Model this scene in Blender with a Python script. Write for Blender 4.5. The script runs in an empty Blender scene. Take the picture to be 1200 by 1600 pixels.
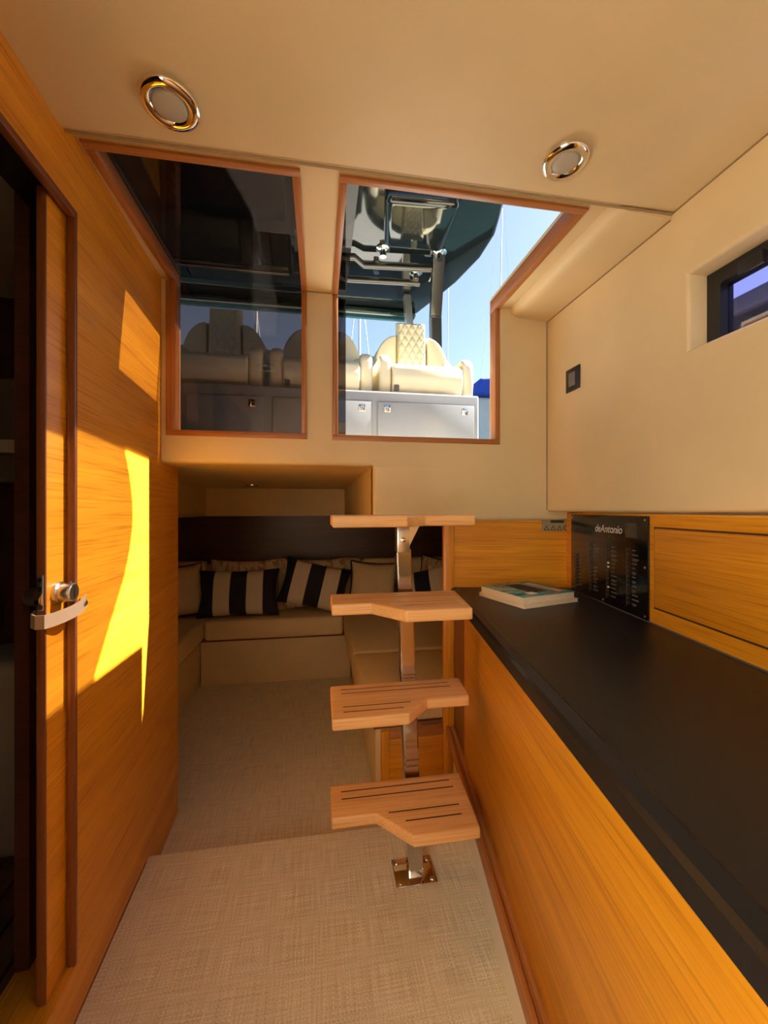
import bpy, bmesh, math, random
from mathutils import Matrix, Vector
random.seed(7)
S = bpy.context.scene
C = S.collection
R = math.radians

# ------------------------------------------------------------------ camera, sky, sun, exposure
EYE = 1.01                    # camera height above the cabin sole
YAW = -9.25                   # the photographer looks a little to the right of the boat's axis
cd = bpy.data.cameras.new('camera'); cam = bpy.data.objects.new('camera', cd); C.objects.link(cam)
cam.location = (0, 0, EYE); cam.rotation_euler = (R(90), 0, R(YAW))
cd.sensor_fit = 'VERTICAL'; cd.sensor_height = 24.0; cd.lens = 24.0 * 620 / 1600
cd.shift_y = -3 / 1600; cd.clip_start = 0.02; cd.clip_end = 500
S.camera = cam

SUN = Vector((1.0, 0.18, 1.04)).normalized()      # direction towards the sun
w = bpy.data.worlds.new('sky'); S.world = w; w.use_nodes = True
wn = w.node_tree.nodes; wl = w.node_tree.links
sky = wn.new('ShaderNodeTexSky'); sky.sky_type = 'NISHITA'; sky.sun_disc = False
sky.sun_elevation = math.asin(SUN.z); sky.sun_rotation = math.atan2(SUN.x, SUN.y)
sky.altitude = 0; sky.air_density = 1.0; sky.dust_density = 1.0; sky.ozone_density = 0.4
bg = wn['Background']; wl.new(sky.outputs[0], bg.inputs[0]); bg.inputs[1].default_value = 0.10

sd = bpy.data.lights.new('sun', 'SUN'); sd.energy = 18.0; sd.angle = R(0.53); sd.color = (1.0, 0.95, 0.82)
so = bpy.data.objects.new('sun', sd); C.objects.link(so)
so.rotation_euler = SUN.to_track_quat('Z', 'Y').to_euler(); so.location = SUN * 8

vs = S.view_settings
vs.view_transform = 'Standard'; vs.look = 'None'; vs.gamma = 1.0; vs.exposure = 1.45; vs.use_curve_mapping = False
S.cycles.max_bounces = 14; S.cycles.diffuse_bounces = 8; S.cycles.glossy_bounces = 6; S.cycles.transparent_max_bounces = 16
S.cycles.caustics_reflective = False; S.cycles.caustics_refractive = False
S.cycles.use_denoising = True
S.cycles.sample_clamp_indirect = 6.0

# ------------------------------------------------------------------ frames (rotation about the vertical through the camera)
ROOM = 0.0
CF = R(-9.25)                 # galley counter runs at this angle to the boat's axis
LF = R(2.37)                  # left-hand bulkhead

# ------------------------------------------------------------------ materials
def newmat(name):
    m = bpy.data.materials.new(name); m.use_nodes = True
    nt = m.node_tree; return m, nt, nt.nodes['Principled BSDF']
def lk(nt, a, b): nt.links.new(a, b)
def ramp(nt, stops):
    r = nt.nodes.new('ShaderNodeValToRGB'); e = r.color_ramp.elements
    while len(e) < len(stops): e.new(0.5)
    for el, (p, c) in zip(e, stops):
        el.position = p; el.color = (*c, 1) if len(c) == 3 else c
    return r
def coords(nt, scale, kind='Object', rot=(0, 0, 0)):
    tc = nt.nodes.new('ShaderNodeTexCoord'); mp = nt.nodes.new('ShaderNodeMapping')
    mp.inputs['Scale'].default_value = scale; mp.inputs['Rotation'].default_value = rot
    lk(nt, tc.outputs[kind], mp.inputs[0]); return mp.outputs[0]
def noise(nt, vec, scale, detail=4, rough=0.5, dist=0.0):
    n = nt.nodes.new('ShaderNodeTexNoise'); lk(nt, vec, n.inputs['Vector'])
    n.inputs['Scale'].default_value = scale; n.inputs['Detail'].default_value = detail
    n.inputs['Roughness'].default_value = rough; n.inputs['Distortion'].default_value = dist
    return n.outputs['Fac']
def bump(nt, p, h, strength, dist=0.002):
    b = nt.nodes.new('ShaderNodeBump'); b.inputs['Strength'].default_value = strength
    b.inputs['Distance'].default_value = dist
    lk(nt, h, b.inputs['Height']); lk(nt, b.outputs[0], p.inputs['Normal'])
def mixc(nt, fac, a, b, mode='MULTIPLY'):
    m = nt.nodes.new('ShaderNodeMix'); m.data_type = 'RGBA'; m.blend_type = mode
    if isinstance(fac, float): m.inputs[0].default_value = fac
    else: lk(nt, fac, m.inputs[0])
    for k, v in ((6, a), (7, b)):
        if isinstance(v, tuple): m.inputs[k].default_value = (*v, 1)
        else: lk(nt, v, m.inputs[k])
    return m.outputs[2]
def plain(name, col, rough=0.5, metal=0.0, coat=0.0, grain=0.0, gscale=300, spec=0.5):
    m, nt, p = newmat(name)
    v = coords(nt, (1, 1, 1))
    f = noise(nt, v, 4.0, 3)
    r = ramp(nt, [(0.3, tuple(c * 0.94 for c in col)), (0.7, tuple(min(1, c * 1.05) for c in col))])
    lk(nt, f, r.inputs[0]); lk(nt, r.outputs[0], p.inputs['Base Color'])
    p.inputs['Roughness'].default_value = rough; p.inputs['Metallic'].default_value = metal
    p.inputs['Specular IOR Level'].default_value = spec
    if coat: p.inputs['Coat Weight'].default_value = coat; p.inputs['Coat Roughness'].default_value = 0.08
    if grain: bump(nt, p, noise(nt, v, gscale, 3), grain, 0.001)
    return m
def wood(name, axis, light, dark, rough=0.38, gs=1.0, streak=0.55):
    m, nt, p = newmat(name)
    sc = [22 * gs] * 3; sc[axis] = 1.1 * gs
    v = coords(nt, tuple(sc)); f = noise(nt, v, 1.0, 7, 0.6, 0.6)
    r = ramp(nt, [(0.28, dark), (0.5, tuple((a + b) / 2 for a, b in zip(light, dark))), (0.72, light)])
    lk(nt, f, r.inputs[0])
    sc2 = [260 * gs] * 3; sc2[axis] = 5.0 * gs
    v2 = coords(nt, tuple(sc2)); f2 = noise(nt, v2, 1.0, 3, 0.5)
    r2 = ramp(nt, [(0.34, (0.55, 0.45, 0.36)), (0.50, (1, 1, 1))]); lk(nt, f2, r2.inputs[0])
    c = mixc(nt, streak, r.outputs[0], r2.outputs[0])
    lk(nt, c, p.inputs['Base Color']); p.inputs['Roughness'].default_value = rough
    p.inputs['Coat Weight'].default_value = 0.12; p.inputs['Coat Roughness'].default_value = 0.25
    bump(nt, p, f2, 0.12, 0.0006)
    return m
OAK_L, OAK_D = (0.78, 0.345, 0.018), (0.58, 0.225, 0.009)
M = {}
M['oak_x'] = wood('oak_grain_across', 0, OAK_L, OAK_D)
M['oak_y'] = wood('oak_grain_along', 1, OAK_L, OAK_D)
M['oak_z'] = wood('oak_grain_upright', 2, OAK_L, OAK_D)
M['frame_wood'] = wood('teak_frame', 2, (0.46, 0.19, 0.055), (0.32, 0.115, 0.03), 0.35)
M['frame_x'] = wood('teak_frame_across', 0, (0.46, 0.19, 0.055), (0.32, 0.115, 0.03), 0.35)
M['frame_y'] = wood('teak_frame_along', 1, (0.46, 0.19, 0.055), (0.32, 0.115, 0.03), 0.35)
M['red_wood'] = wood('mahogany_edge', 2, (0.25, 0.085, 0.03), (0.16, 0.05, 0.018), 0.4)
M['red_y'] = wood('mahogany_edge_along', 1, (0.25, 0.085, 0.03), (0.16, 0.05, 0.018), 0.4)
M['tread'] = wood('teak_tread', 0, (0.82, 0.47, 0.19), (0.65, 0.34, 0.12), 0.5, 1.3, 0.4)
M['dark_wood'] = wood('dark_walnut', 0, (0.075, 0.026, 0.012), (0.045, 0.016, 0.008), 0.4)
M['bath_plank'] = wood('teak_plank', 1, (0.20, 0.10, 0.045), (0.12, 0.06, 0.028), 0.6)
CREAM = (0.665, 0.535, 0.315)
M['cream'] = plain('cream_leatherette', CREAM, 0.5, grain=0.12, gscale=420)
M['cream_dark'] = plain('cream_leatherette_aft', (0.74, 0.56, 0.27), 0.55, grain=0.12, gscale=420)
M['cushion'] = plain('beige_cushion', (0.68, 0.52, 0.27), 0.7, grain=0.2, gscale=500)
M['plinth'] = plain('white_plinth', (0.80, 0.75, 0.66), 0.4)
M['counter'] = plain('black_worktop', (0.012, 0.012, 0.013), 0.36, grain=0.05, gscale=700, spec=0.3)
M['chrome'] = plain('polished_steel', (0.86, 0.84, 0.80), 0.06, 1.0)
M['satin'] = plain('satin_steel', (0.66, 0.64, 0.60), 0.28, 1.0)
M['post_steel'] = plain('polished_post', (0.60, 0.58, 0.55), 0.10, 1.0)
M['lens'] = plain('frosted_lens', (0.42, 0.40, 0.35), 0.35)
M['black'] = plain('black_plastic', (0.012, 0.012, 0.014), 0.35)
M['panel_black'] = plain('gloss_black_panel', (0.005, 0.005, 0.006), 0.12)
M['groove'] = plain('dark_groove', (0.05, 0.02, 0.008), 0.7)
M['caulk'] = plain('black_caulk', (0.012, 0.010, 0.009), 0.7)
M['gel'] = plain('white_gelcoat', (0.50, 0.49, 0.47), 0.25, coat=0.3)
M['gel_grey'] = plain('grey_gelcoat', (0.24, 0.245, 0.26), 0.3, coat=0.3)
M['vinyl'] = plain('ivory_vinyl', (0.70, 0.63, 0.45), 0.42, grain=0.1, gscale=300)
M['blackgel'] = plain('gloss_black_gelcoat', (0.008, 0.011, 0.011), 0.06, coat=0.25)
M['blackpipe'] = plain('black_pipe', (0.012, 0.012, 0.013), 0.18, coat=0.5)
M['bluecover'] = plain('blue_canvas', (0.02, 0.06, 0.42), 0.8)
M['greenhull'] = plain('dark_green_hull', (0.01, 0.035, 0.03), 0.1, coat=1.0)
M['mast'] = plain('grey_mast', (0.55, 0.56, 0.58), 0.4)
M['white_print'] = plain('white_print', (0.75, 0.74, 0.70), 0.5)
M['grey_print'] = plain('grey_print', (0.11, 0.105, 0.10), 0.5)
M['lcd'] = plain('grey_display', (0.045, 0.043, 0.03), 0.2)
M['leather'] = plain('taupe_leather', (0.42, 0.31, 0.19), 0.6, grain=0.25, gscale=600)
M['bath_grey'] = plain('bath_grey_panel', (0.16, 0.145, 0.145), 0.35)
M['bath_white'] = plain('bath_moulding', (0.42, 0.40, 0.38), 0.4)
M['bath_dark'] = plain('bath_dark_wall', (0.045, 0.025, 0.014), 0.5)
M['water'] = plain('harbour_water', (0.02, 0.05, 0.06), 0.08, grain=0.6, gscale=3)
M['page'] = plain('book_pages', (0.72, 0.62, 0.46), 0.8)
M['sticker'] = plain('paper_sticker', (0.30, 0.24, 0.14), 0.6)
M['ink'] = plain('black_ink', (0.02, 0.02, 0.02), 0.6)
M['navy'] = plain('navy_fabric', (0.008, 0.009, 0.016), 0.85)
M['lead'] = plain('indicator_lamp', (0.7, 0.62, 0.45), 0.2)
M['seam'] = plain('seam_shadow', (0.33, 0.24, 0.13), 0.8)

def glass(name, tint, gloss=1.0):
    m = bpy.data.materials.new(name); m.use_nodes = True; nt = m.node_tree
    for n in list(nt.nodes):
        if n.type != 'OUTPUT_MATERIAL': nt.nodes.remove(n)
    out = next(n for n in nt.nodes if n.type == 'OUTPUT_MATERIAL')
    t = nt.nodes.new('ShaderNodeBsdfTransparent'); t.inputs[0].default_value = (*tint, 1)
    g = nt.nodes.new('ShaderNodeBsdfGlossy'); g.inputs['Roughness'].default_value = 0.0
    lw = nt.nodes.new('ShaderNodeLayerWeight'); lw.inputs['Blend'].default_value = 0.5
    pw = nt.nodes.new('ShaderNodeMath'); pw.operation = 'POWER'; pw.inputs[1].default_value = 5.0
    lk(nt, lw.outputs['Facing'], pw.inputs[0])
    f = nt.nodes.new('ShaderNodeMath'); f.operation = 'MULTIPLY_ADD'; f.inputs[1].default_value = 0.9; f.inputs[2].default_value = 0.035
    lk(nt, pw.outputs[0], f.inputs[0])
    mx = nt.nodes.new('ShaderNodeMixShader')
    lk(nt, f.outputs[0], mx.inputs[0]); lk(nt, t.outputs[0], mx.inputs[1]); lk(nt, g.outputs[0], mx.inputs[2])
    lk(nt, mx.outputs[0], out.inputs['Surface']); return m
M['tint'] = glass('smoked_glass', (0.31, 0.275, 0.26))
M['tint_up'] = glass('smoked_glass_upright', (0.42, 0.37, 0.35))
M['wing'] = glass('tinted_windscreen_glass', (0.38, 0.36, 0.38))
M['tint_dark'] = glass('hull_window_glass', (0.55, 0.54, 0.75))

def weave():
    m, nt, p = newmat('woven_vinyl')
    v = coords(nt, (1, 1, 1))
    w1 = nt.nodes.new('ShaderNodeTexChecker'); w1.inputs['Scale'].default_value = 230
    lk(nt, v, w1.inputs['Vector'])
    vx = coords(nt, (330, 9, 1)); vy = coords(nt, (9, 330, 1))
    nx = noise(nt, vx, 1, 2); ny = noise(nt, vy, 1, 2)
    rx = ramp(nt, [(0.30, (0.52, 0.44, 0.29)), (0.70, (0.90, 0.83, 0.64))]); lk(nt, nx, rx.inputs[0])
    ry = ramp(nt, [(0.30, (0.52, 0.44, 0.29)), (0.70, (0.90, 0.83, 0.64))]); lk(nt, ny, ry.inputs[0])
    c = mixc(nt, w1.outputs['Fac'], rx.outputs[0], ry.outputs[0], 'MIX')
    lk(nt, c, p.inputs['Base Color']); p.inputs['Roughness'].default_value = 0.62
    bump(nt, p, w1.outputs['Fac'], 0.25, 0.0008)
    return m
M['floor'] = weave()

def stripes(name, a, b, n, width, phase=0.0):
    m, nt, p = newmat(name)
    tc = nt.nodes.new('ShaderNodeTexCoord'); sx = nt.nodes.new('ShaderNodeSeparateXYZ')
    lk(nt, tc.outputs['Object'], sx.inputs[0])
    k = nt.nodes.new('ShaderNodeMath'); k.operation = 'MULTIPLY_ADD'
    k.inputs[1].default_value = n / width; k.inputs[2].default_value = n / 2 + phase
    lk(nt, sx.outputs['X'], k.inputs[0])
    md = nt.nodes.new('ShaderNodeMath'); md.operation = 'PINGPONG'; md.inputs[1].default_value = 1.0
    lk(nt, k.outputs[0], md.inputs[0])
    g = nt.nodes.new('ShaderNodeMath'); g.operation = 'GREATER_THAN'; g.inputs[1].default_value = 0.5
    lk(nt, md.outputs[0], g.inputs[0])
    c = mixc(nt, g.outputs[0], a, b, 'MIX'); lk(nt, c, p.inputs['Base Color'])
    p.inputs['Roughness'].default_value = 0.85
    bump(nt, p, noise(nt, coords(nt, (1, 1, 1)), 500, 2), 0.15, 0.001)
    return m
M['stripe'] = stripes('striped_fabric', (0.008, 0.009, 0.016), (0.62, 0.54, 0.40), 5, 0.49, 1.5)
def ikat():
    m, nt, p = newmat('patterned_fabric')
    v = coords(nt, (26, 26, 7)); f = noise(nt, v, 1.0, 3, 0.6, 1.0)
    r = ramp(nt, [(0.42, (0.36, 0.22, 0.12)), (0.52, (0.60, 0.48, 0.32)), (0.7, (0.66, 0.55, 0.38))])
    lk(nt, f, r.inputs[0]); lk(nt, r.outputs[0], p.inputs['Base Color']); p.inputs['Roughness'].default_value = 0.85
    return m
M['ikat'] = ikat()
def bookcover():
    m, nt, p = newmat('magazine_cover')
    v = coords(nt, (9, 26, 1), rot=(0, 0, 0.3)); f = noise(nt, v, 1.0, 5, 0.6, 1.2)
    r = ramp(nt, [(0.34, (0.012, 0.03, 0.04)), (0.44, (0.01, 0.18, 0.24)), (0.52, (0.02, 0.36, 0.42)),
                  (0.60, (0.32, 0.34, 0.10)), (0.66, (0.02, 0.26, 0.33)), (0.78, (0.30, 0.55, 0.58))])
    lk(nt, f, r.inputs[0]); lk(nt, r.outputs[0], p.inputs['Base Color']); p.inputs['Roughness'].default_value = 0.25
    return m
M['cover'] = bookcover()

# ------------------------------------------------------------------ mesh helpers (coordinates in metres, in the frame's own axes)
def box(bm, x0, x1, y0, y1, z0, z1, bev=0.0, seg=2):
    g = bmesh.ops.create_cube(bm, size=1.0)
    for v in g['verts']:
        v.co = Vector(((x0 + x1) / 2 + v.co.x * (x1 - x0), (y0 + y1) / 2 + v.co.y * (y1 - y0), (z0 + z1) / 2 + v.co.z * (z1 - z0)))
    if bev:
        es = {e for v in g['verts'] for e in v.link_edges}
        bmesh.ops.bevel(bm, geom=list(es), offset=bev, segments=seg, profile=0.5, affect='EDGES')
def prism(bm, poly, a0, a1, axis='z', bev=0.0, seg=2):
    def P(p, a):
        return {'z': (p[0], p[1], a), 'y': (p[0], a, p[1]), 'x': (a, p[0], p[1])}[axis]
    lo = [bm.verts.new(P(p, a0)) for p in poly]; hi = [bm.verts.new(P(p, a1)) for p in poly]
    fs = [bm.faces.new(lo), bm.faces.new(hi[::-1])]
    n = len(poly)
    for i in range(n): fs.append(bm.faces.new((lo[i], hi[i], hi[(i + 1) % n], lo[(i + 1) % n])))
    bmesh.ops.recalc_face_normals(bm, faces=fs)
    if bev:
        es = {e for f in fs for e in f.edges}
        bmesh.ops.bevel(bm, geom=list(es), offset=bev, segments=seg, profile=0.5, affect='EDGES')
def tube(bm, pts, r, n=10, closed=False, flat=1.0):
    pts = [Vector(p) for p in pts]; rings = []
    N = len(pts)
    for i, p in enumerate(pts):
        a = pts[(i - 1) % N] if (closed or i > 0) else p
        b = pts[(i + 1) % N] if (closed or i < N - 1) else p
        t = (b - a).normalized()
        up = Vector((0, 0, 1)) if abs(t.z) < 0.9 else Vector((0, 1, 0))
        s = t.cross(up).normalized(); u = s.cross(t)
        rings.append([bm.verts.new(p + s * r * math.cos(2 * math.pi * k / n) + u * r * flat * math.sin(2 * math.pi * k / n)) for k in range(n)])
    fs = []
    for i in range(N if closed else N - 1):
        A, B = rings[i], rings[(i + 1) % N]
        for k in range(n): fs.append(bm.faces.new((A[k], A[(k + 1) % n], B[(k + 1) % n], B[k])))
    if not closed:
        fs.append(bm.faces.new(rings[0][::-1])); fs.append(bm.faces.new(rings[-1]))
    bmesh.ops.recalc_face_normals(bm, faces=fs)
def lathe(bm, prof, c=(0, 0, 0), axis='z', n=40):
    rings = []
    for r, h in prof:
        ring = []
        for k in range(n):
            a = 2 * math.pi * k / n; p = (r * math.cos(a), r * math.sin(a), h)
            if axis == 'x': p = (h, r * math.cos(a), r * math.sin(a))
            if axis == 'y': p = (r * math.cos(a), h, r * math.sin(a))
            ring.append(bm.verts.new((c[0] + p[0], c[1] + p[1], c[2] + p[2])))
        rings.append(ring)
    fs = []
    for A, B in zip(rings, rings[1:]):
        for k in range(n): fs.append(bm.faces.new((A[k], A[(k + 1) % n], B[(k + 1) % n], B[k])))
    fs.append(bm.faces.new(rings[0][::-1])); fs.append(bm.faces.new(rings[-1]))
    bmesh.ops.recalc_face_normals(bm, faces=fs)
def slab(bm, As, Bs, solid, t0, t1, axis):
    """a sheet with holes: grid cells As x Bs kept where solid(a, b), thick from t0 to t1 along axis"""
    def P(a, b, t): return {'x': (t, a, b), 'y': (a, t, b), 'z': (a, b, t)}[axis]
    vv = {}
    def V(i, j, t):
        k = (i, j, t)
        if k not in vv: vv[k] = bm.verts.new(P(As[i], Bs[j], t))
        return vv[k]
    na, nb = len(As) - 1, len(Bs) - 1
    on = [[solid((As[i] + As[i + 1]) / 2, (Bs[j] + Bs[j + 1]) / 2) for j in range(nb)] for i in range(na)]
    fs = []
    for i in range(na):
        for j in range(nb):
            if not on[i][j]: continue
            for t in (t0, t1): fs.append(bm.faces.new((V(i, j, t), V(i + 1, j, t), V(i + 1, j + 1, t), V(i, j + 1, t))))
            for di, dj, (p, q) in ((-1, 0, ((i, j), (i, j + 1))), (1, 0, ((i + 1, j), (i + 1, j + 1))), (0, -1, ((i, j), (i + 1, j))), (0, 1, ((i, j + 1), (i + 1, j + 1)))):
                ii, jj = i + di, j + dj
                if 0 <= ii < na and 0 <= jj < nb and on[ii][jj]: continue
                fs.append(bm.faces.new((V(*p, t0), V(*q, t0), V(*q, t1), V(*p, t1))))
    bmesh.ops.recalc_face_normals(bm, faces=fs)

BASE = {}
def link(name, bm, m, parent=None, base=(0, 0, 0), rot=0.0, smooth=False):
    """one mesh object; vertices are given in absolute frame coordinates and stored relative to the base point"""
    if parent is not None: base = BASE[parent.name]
    bmesh.ops.translate(bm, verts=bm.verts, vec=-Vector(base))
    me = bpy.data.meshes.new(name); bm.to_mesh(me); bm.free()
    if smooth:
        for p in me.polygons: p.use_smooth = True
        try: me.set_sharp_from_angle(angle=R(smooth if smooth is not True else 35))
        except Exception: pass
    me.materials.append(M[m] if isinstance(m, str) else m)
    o = bpy.data.objects.new(name, me); C.objects.link(o)
    BASE[o.name] = tuple(base)
    if parent is not None: o.parent = parent
    else:
        o.rotation_euler = (0, 0, rot); o.location = Matrix.Rotation(rot, 3, 'Z') @ Vector(base)
    return o
def tag(o, label, cat, group=None):
    o['label'] = label; o['category'] = cat
    if group: o['group'] = group
    return o
def struct(o, label=None, cat=None):
    o['kind'] = 'structure'
    if label: o['label'] = label; o['category'] = cat
    return o
def thing(name, label, cat, base, rot=0.0, group=None):
    o = bpy.data.objects.new(name, None); C.objects.link(o); o.empty_display_size = 0.05
    o.rotation_euler = (0, 0, rot); o.location = Matrix.Rotation(rot, 3, 'Z') @ Vector(base)
    BASE[o.name] = tuple(base); return tag(o, label, cat, group)
def B(): return bmesh.new()
def bx(name, m, parent, x0, x1, y0, y1, z0, z1, bev=0.0, seg=2, rot=0.0, base=(0, 0, 0), smooth=False):
    bm = B(); box(bm, x0, x1, y0, y1, z0, z1, bev, seg)
    return link(name, bm, m, parent, base, rot, smooth or bool(bev))

# ================================================================== THE SETTING
# ---- soles
bm = B(); box(bm, -0.62, 0.75, -1.5, 1.257, -0.06, 0.0, 0.006)
struct(link('floor', bm, 'floor'), 'beige woven vinyl cabin sole in front of the steps', 'floor')
bm = B(); box(bm, -1.05, 1.05, 1.15, 3.0, -0.14, -0.078)
struct(link('floor_aft', bm, 'floor'), 'beige woven sole of the shaded aft cabin, one step lower', 'floor')

# ---- headliner with an unseen opening added behind the camera for more daylight
bm = B()
slab(bm, [-0.56, 0.0, 0.78, 0.93], [-1.5, -0.85, 0.26, 0.83], lambda x, y: not (0.0 < x < 0.78 and -0.85 < y < 0.26), 1.72, 1.80, 'z')
es = [e for e in bm.edges if all(abs(v.co.y - 0.83) < 1e-4 and abs(v.co.z - 1.72) < 1e-4 for v in e.verts)]
bmesh.ops.bevel(bm, geom=es, offset=0.012, segments=4, profile=0.5, affect='EDGES')
struct(link('ceiling', bm, 'cream', smooth=30), 'cream upholstered headliner with two round downlights', 'ceiling')
# recessed strip around the two wrap-around windows
LW = (-0.455, -0.055, 0.885)     # left window opening x0, x1, near y
RW = (0.058, 0.632, 0.885)
YB = 1.357
bm = B()
slab(bm, [-0.56, LW[0], LW[1], RW[0], RW[1], 0.93], [0.80, 0.885, YB + 0.05],
     lambda x, y: not (y > 0.885 and (LW[0] < x < LW[1] or RW[0] < x < RW[1])), 1.745, 1.80, 'z')
struct(link('ceiling_recess', bm, 'cream'), 'cream padded surround between the two roof windows', 'ceiling')
bm = B()
prism(bm, [(0.690, 1.746), (0.694, 1.728), (0.708, 1.718), (0.728, 1.714), (0.834, 1.708), (0.834, 1.746)], 0.8305, YB, 'y')
struct(link('trim_3', bm, 'cream', smooth=50), 'padded cream roll between the skylight and hull side', 'trim')

# ---- aft bulkhead (below and around the windows)
bm = B()
slab(bm, [-0.56, LW[0] - 0.012, LW[1], RW[0], 0.183, RW[1], 0.93], [0.972, 1.162, 1.262, 1.76],
     lambda x, z: not ((z < 1.162 and x < 0.183) or (z > 1.262 and (LW[0] - 0.012 < x < LW[1] or RW[0] < x < RW[1]))), YB, YB + 0.05, 'y')
es = [e for e in bm.edges if all(abs(v.co.y - YB) < 1e-4 for v in e.verts) and
      (all(abs(v.co.z - 1.162) < 1e-4 for v in e.verts) or all(abs(v.co.z - 0.972) < 1e-4 for v in e.verts) or (all(abs(v.co.x - 0.183) < 1e-4 for v in e.verts) and all(v.co.z < 1.17 for v in e.verts)))]
bmesh.ops.bevel(bm, geom=es, offset=0.014, segments=4, profile=0.5, affect='EDGES')
wb = struct(link('wall_back', bm, 'cream', smooth=40), 'cream upholstered bulkhead below the companionway windows', 'wall')

# ---- hull side, upper (cream, with the long port light)
bm = B()
slab(bm, [-1.5, 0.10, 0.787, YB + 0.04], [1.004, 1.378, 1.552, 1.79], lambda y, z: not (0.10 < y < 0.787 and 1.378 < z < 1.552), 0.835, 0.955, 'x')
es = [e for e in bm.edges if all(abs(v.co.x - 0.835) < 1e-4 for v in e.verts) and
      (all(abs(v.co.z - 1.004) < 1e-4 for v in e.verts) or
       (all(0.09 < v.co.y < 0.79 for v in e.verts) and all(1.37 < v.co.z < 1.56 for v in e.verts)))]
bmesh.ops.bevel(bm, geom=es, offset=0.010, segments=4, profile=0.5, affect='EDGES')
struct(link('wall_right', bm, 'cream', smooth=35), 'cream padded hull side above the galley counter', 'wall')
# ---- hull side, lower (oak, behind the counter)
XL = 0.685
bm = B(); box(bm, XL, XL + 0.10, -1.3, 1.50, 0.60, 1.000, 0.004)
wr = struct(link('wall_galley', bm, 'oak_y', rot=CF), 'oak panelled hull side behind the black worktop', 'wall')
bm = B(); box(bm, 1.02, 1.04, -1.5, 1.50, -0.14, 1.30)
struct(link('wall_hull', bm, 'gel'), 'white outer hull skin below the hull window', 'wall')
# ---- galley bulkhead behind the counter end
bm = B(); box(bm, 0.236, 0.90, 1.49, 1.512, 0.0, 1.02, 0.002)
wg = struct(link('wall_bulkhead', bm, 'oak_x', rot=CF), 'oak bulkhead at the far end of the counter', 'wall')
bx('edge_post', 'oak_z', wg, 0.222, 0.262, 1.482, 1.516, 0.0, 1.02, 0.003)
bx('corner_post', 'frame_wood', wg, 0.688, 0.716, 1.462, 1.489, 0.722, 1.0, 0.002)

# ---- left bulkhead with the sliding-door opening
XW = -0.4384
bm = B()
slab(bm, [-1.4, 0.10, 0.894, 1.548], [-0.10, 0.112, 1.60, 1.79], lambda y, z: not (0.10 < y < 0.894 and 0.112 < z < 1.60), XW - 0.012, XW, 'x')
wlft = struct(link('wall_left', bm, 'oak_y', rot=LF), 'oak veneered bulkhead with a sliding door opening', 'wall')
bx('jamb_edge', 'red_wood', wlft, XW - 0.0135, XW + 0.0012, 0.886, 0.895, 0.112, 1.60, 0.002)
bx('head_edge', 'red_y', wlft, XW - 0.0135, XW + 0.0012, 0.10, 0.895, 1.585, 1.601, 0.002)
bx('sill', 'oak_y', wlft, XW - 0.11, XW - 0.0125, -0.2, 1.0, 0.09, 0.1105, 0.002)
bx('bounce_panel', 'plinth', wlft, XW - 0.001, XW + 0.006, -1.38, 0.06, 0.02, 1.71, 0.003)  # unseen pale panel added to bounce sunlight into the cabin
bx('base_gap', 'red_y', wlft, XW - 0.004, XW + 0.001, -1.3, 1.25, 0.0, 0.006)
bx('pocket_lining', 'dark_wood', wlft, XW - 0.11, XW - 0.085, 0.90, 1.60, 0.0, 1.75)
bx('door_track', 'black', wlft, XW - 0.085, XW - 0.0125, -0.3, 1.5, 1.602, 1.63)

# ---- heads compartment behind the door opening
bm = B(); box(bm, -1.35, XW - 0.11, -0.5, 1.6, -0.06, -0.03)
struct(link('floor_heads', bm, 'caulk', rot=LF), 'dark caulked sub floor of the shower room', 'floor')
hp = bpy.data.objects['floor_heads']
for i in range(8):
    x0 = -1.12 + i * 0.068
    o = bx('plank', 'bath_plank', hp, x0, x0 + 0.060, -0.35, 1.50, -0.030, -0.018, 0.002)
bm = B(); box(bm, -1.35, XW - 0.09, 1.60, 1.63, -0.06, 1.79)
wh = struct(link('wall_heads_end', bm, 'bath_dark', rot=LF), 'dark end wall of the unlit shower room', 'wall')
bx('mirror_cabinet', 'bath_grey', wh, -1.30, -0.56, 1.50, 1.60, 1.10, 1.44, 0.015, 3)
bx('moulding', 'bath_white', wh, -1.30, -0.55, 1.36, 1.60, -0.02, 0.56, 0.03, 3)
so_ = bx('socket_plate', 'black', wh, -1.02, -0.94, 1.592, 1.60, 0.90, 0.985, 0.004)
bx('socket_insert', 'bath_grey', so_, -1.005, -0.955, 1.588, 1.594, 0.955, 0.975, 0.002)
bx('socket_insert', 'bath_grey', so_, -1.005, -0.955, 1.588, 1.594, 0.91, 0.930, 0.002)
bm = B(); box(bm, -1.38, -1.35, -0.5, 1.63, -0.06, 1.79)
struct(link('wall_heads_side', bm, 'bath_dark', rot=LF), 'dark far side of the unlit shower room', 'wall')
bm = B(); box(bm, -1.38, XW - 0.02, -0.53, -0.5, -0.06, 1.79)
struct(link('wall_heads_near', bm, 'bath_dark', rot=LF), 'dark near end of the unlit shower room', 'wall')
bm = B(); box(bm, -1.38, XW - 0.02, -0.53, 1.63, 1.74, 1.79)
struct(link('ceiling_heads', bm, 'bath_white', rot=LF), 'pale shower room ceiling above the door opening', 'ceiling')

# ---- closing bulkhead behind the photographer
bm = B(); box(bm, -0.62, 0.97, -1.53, -1.5, -0.06, 1.80)
struct(link('wall_front', bm, 'plinth'), 'cream bulkhead at the forward end of the cabin', 'wall')

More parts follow.
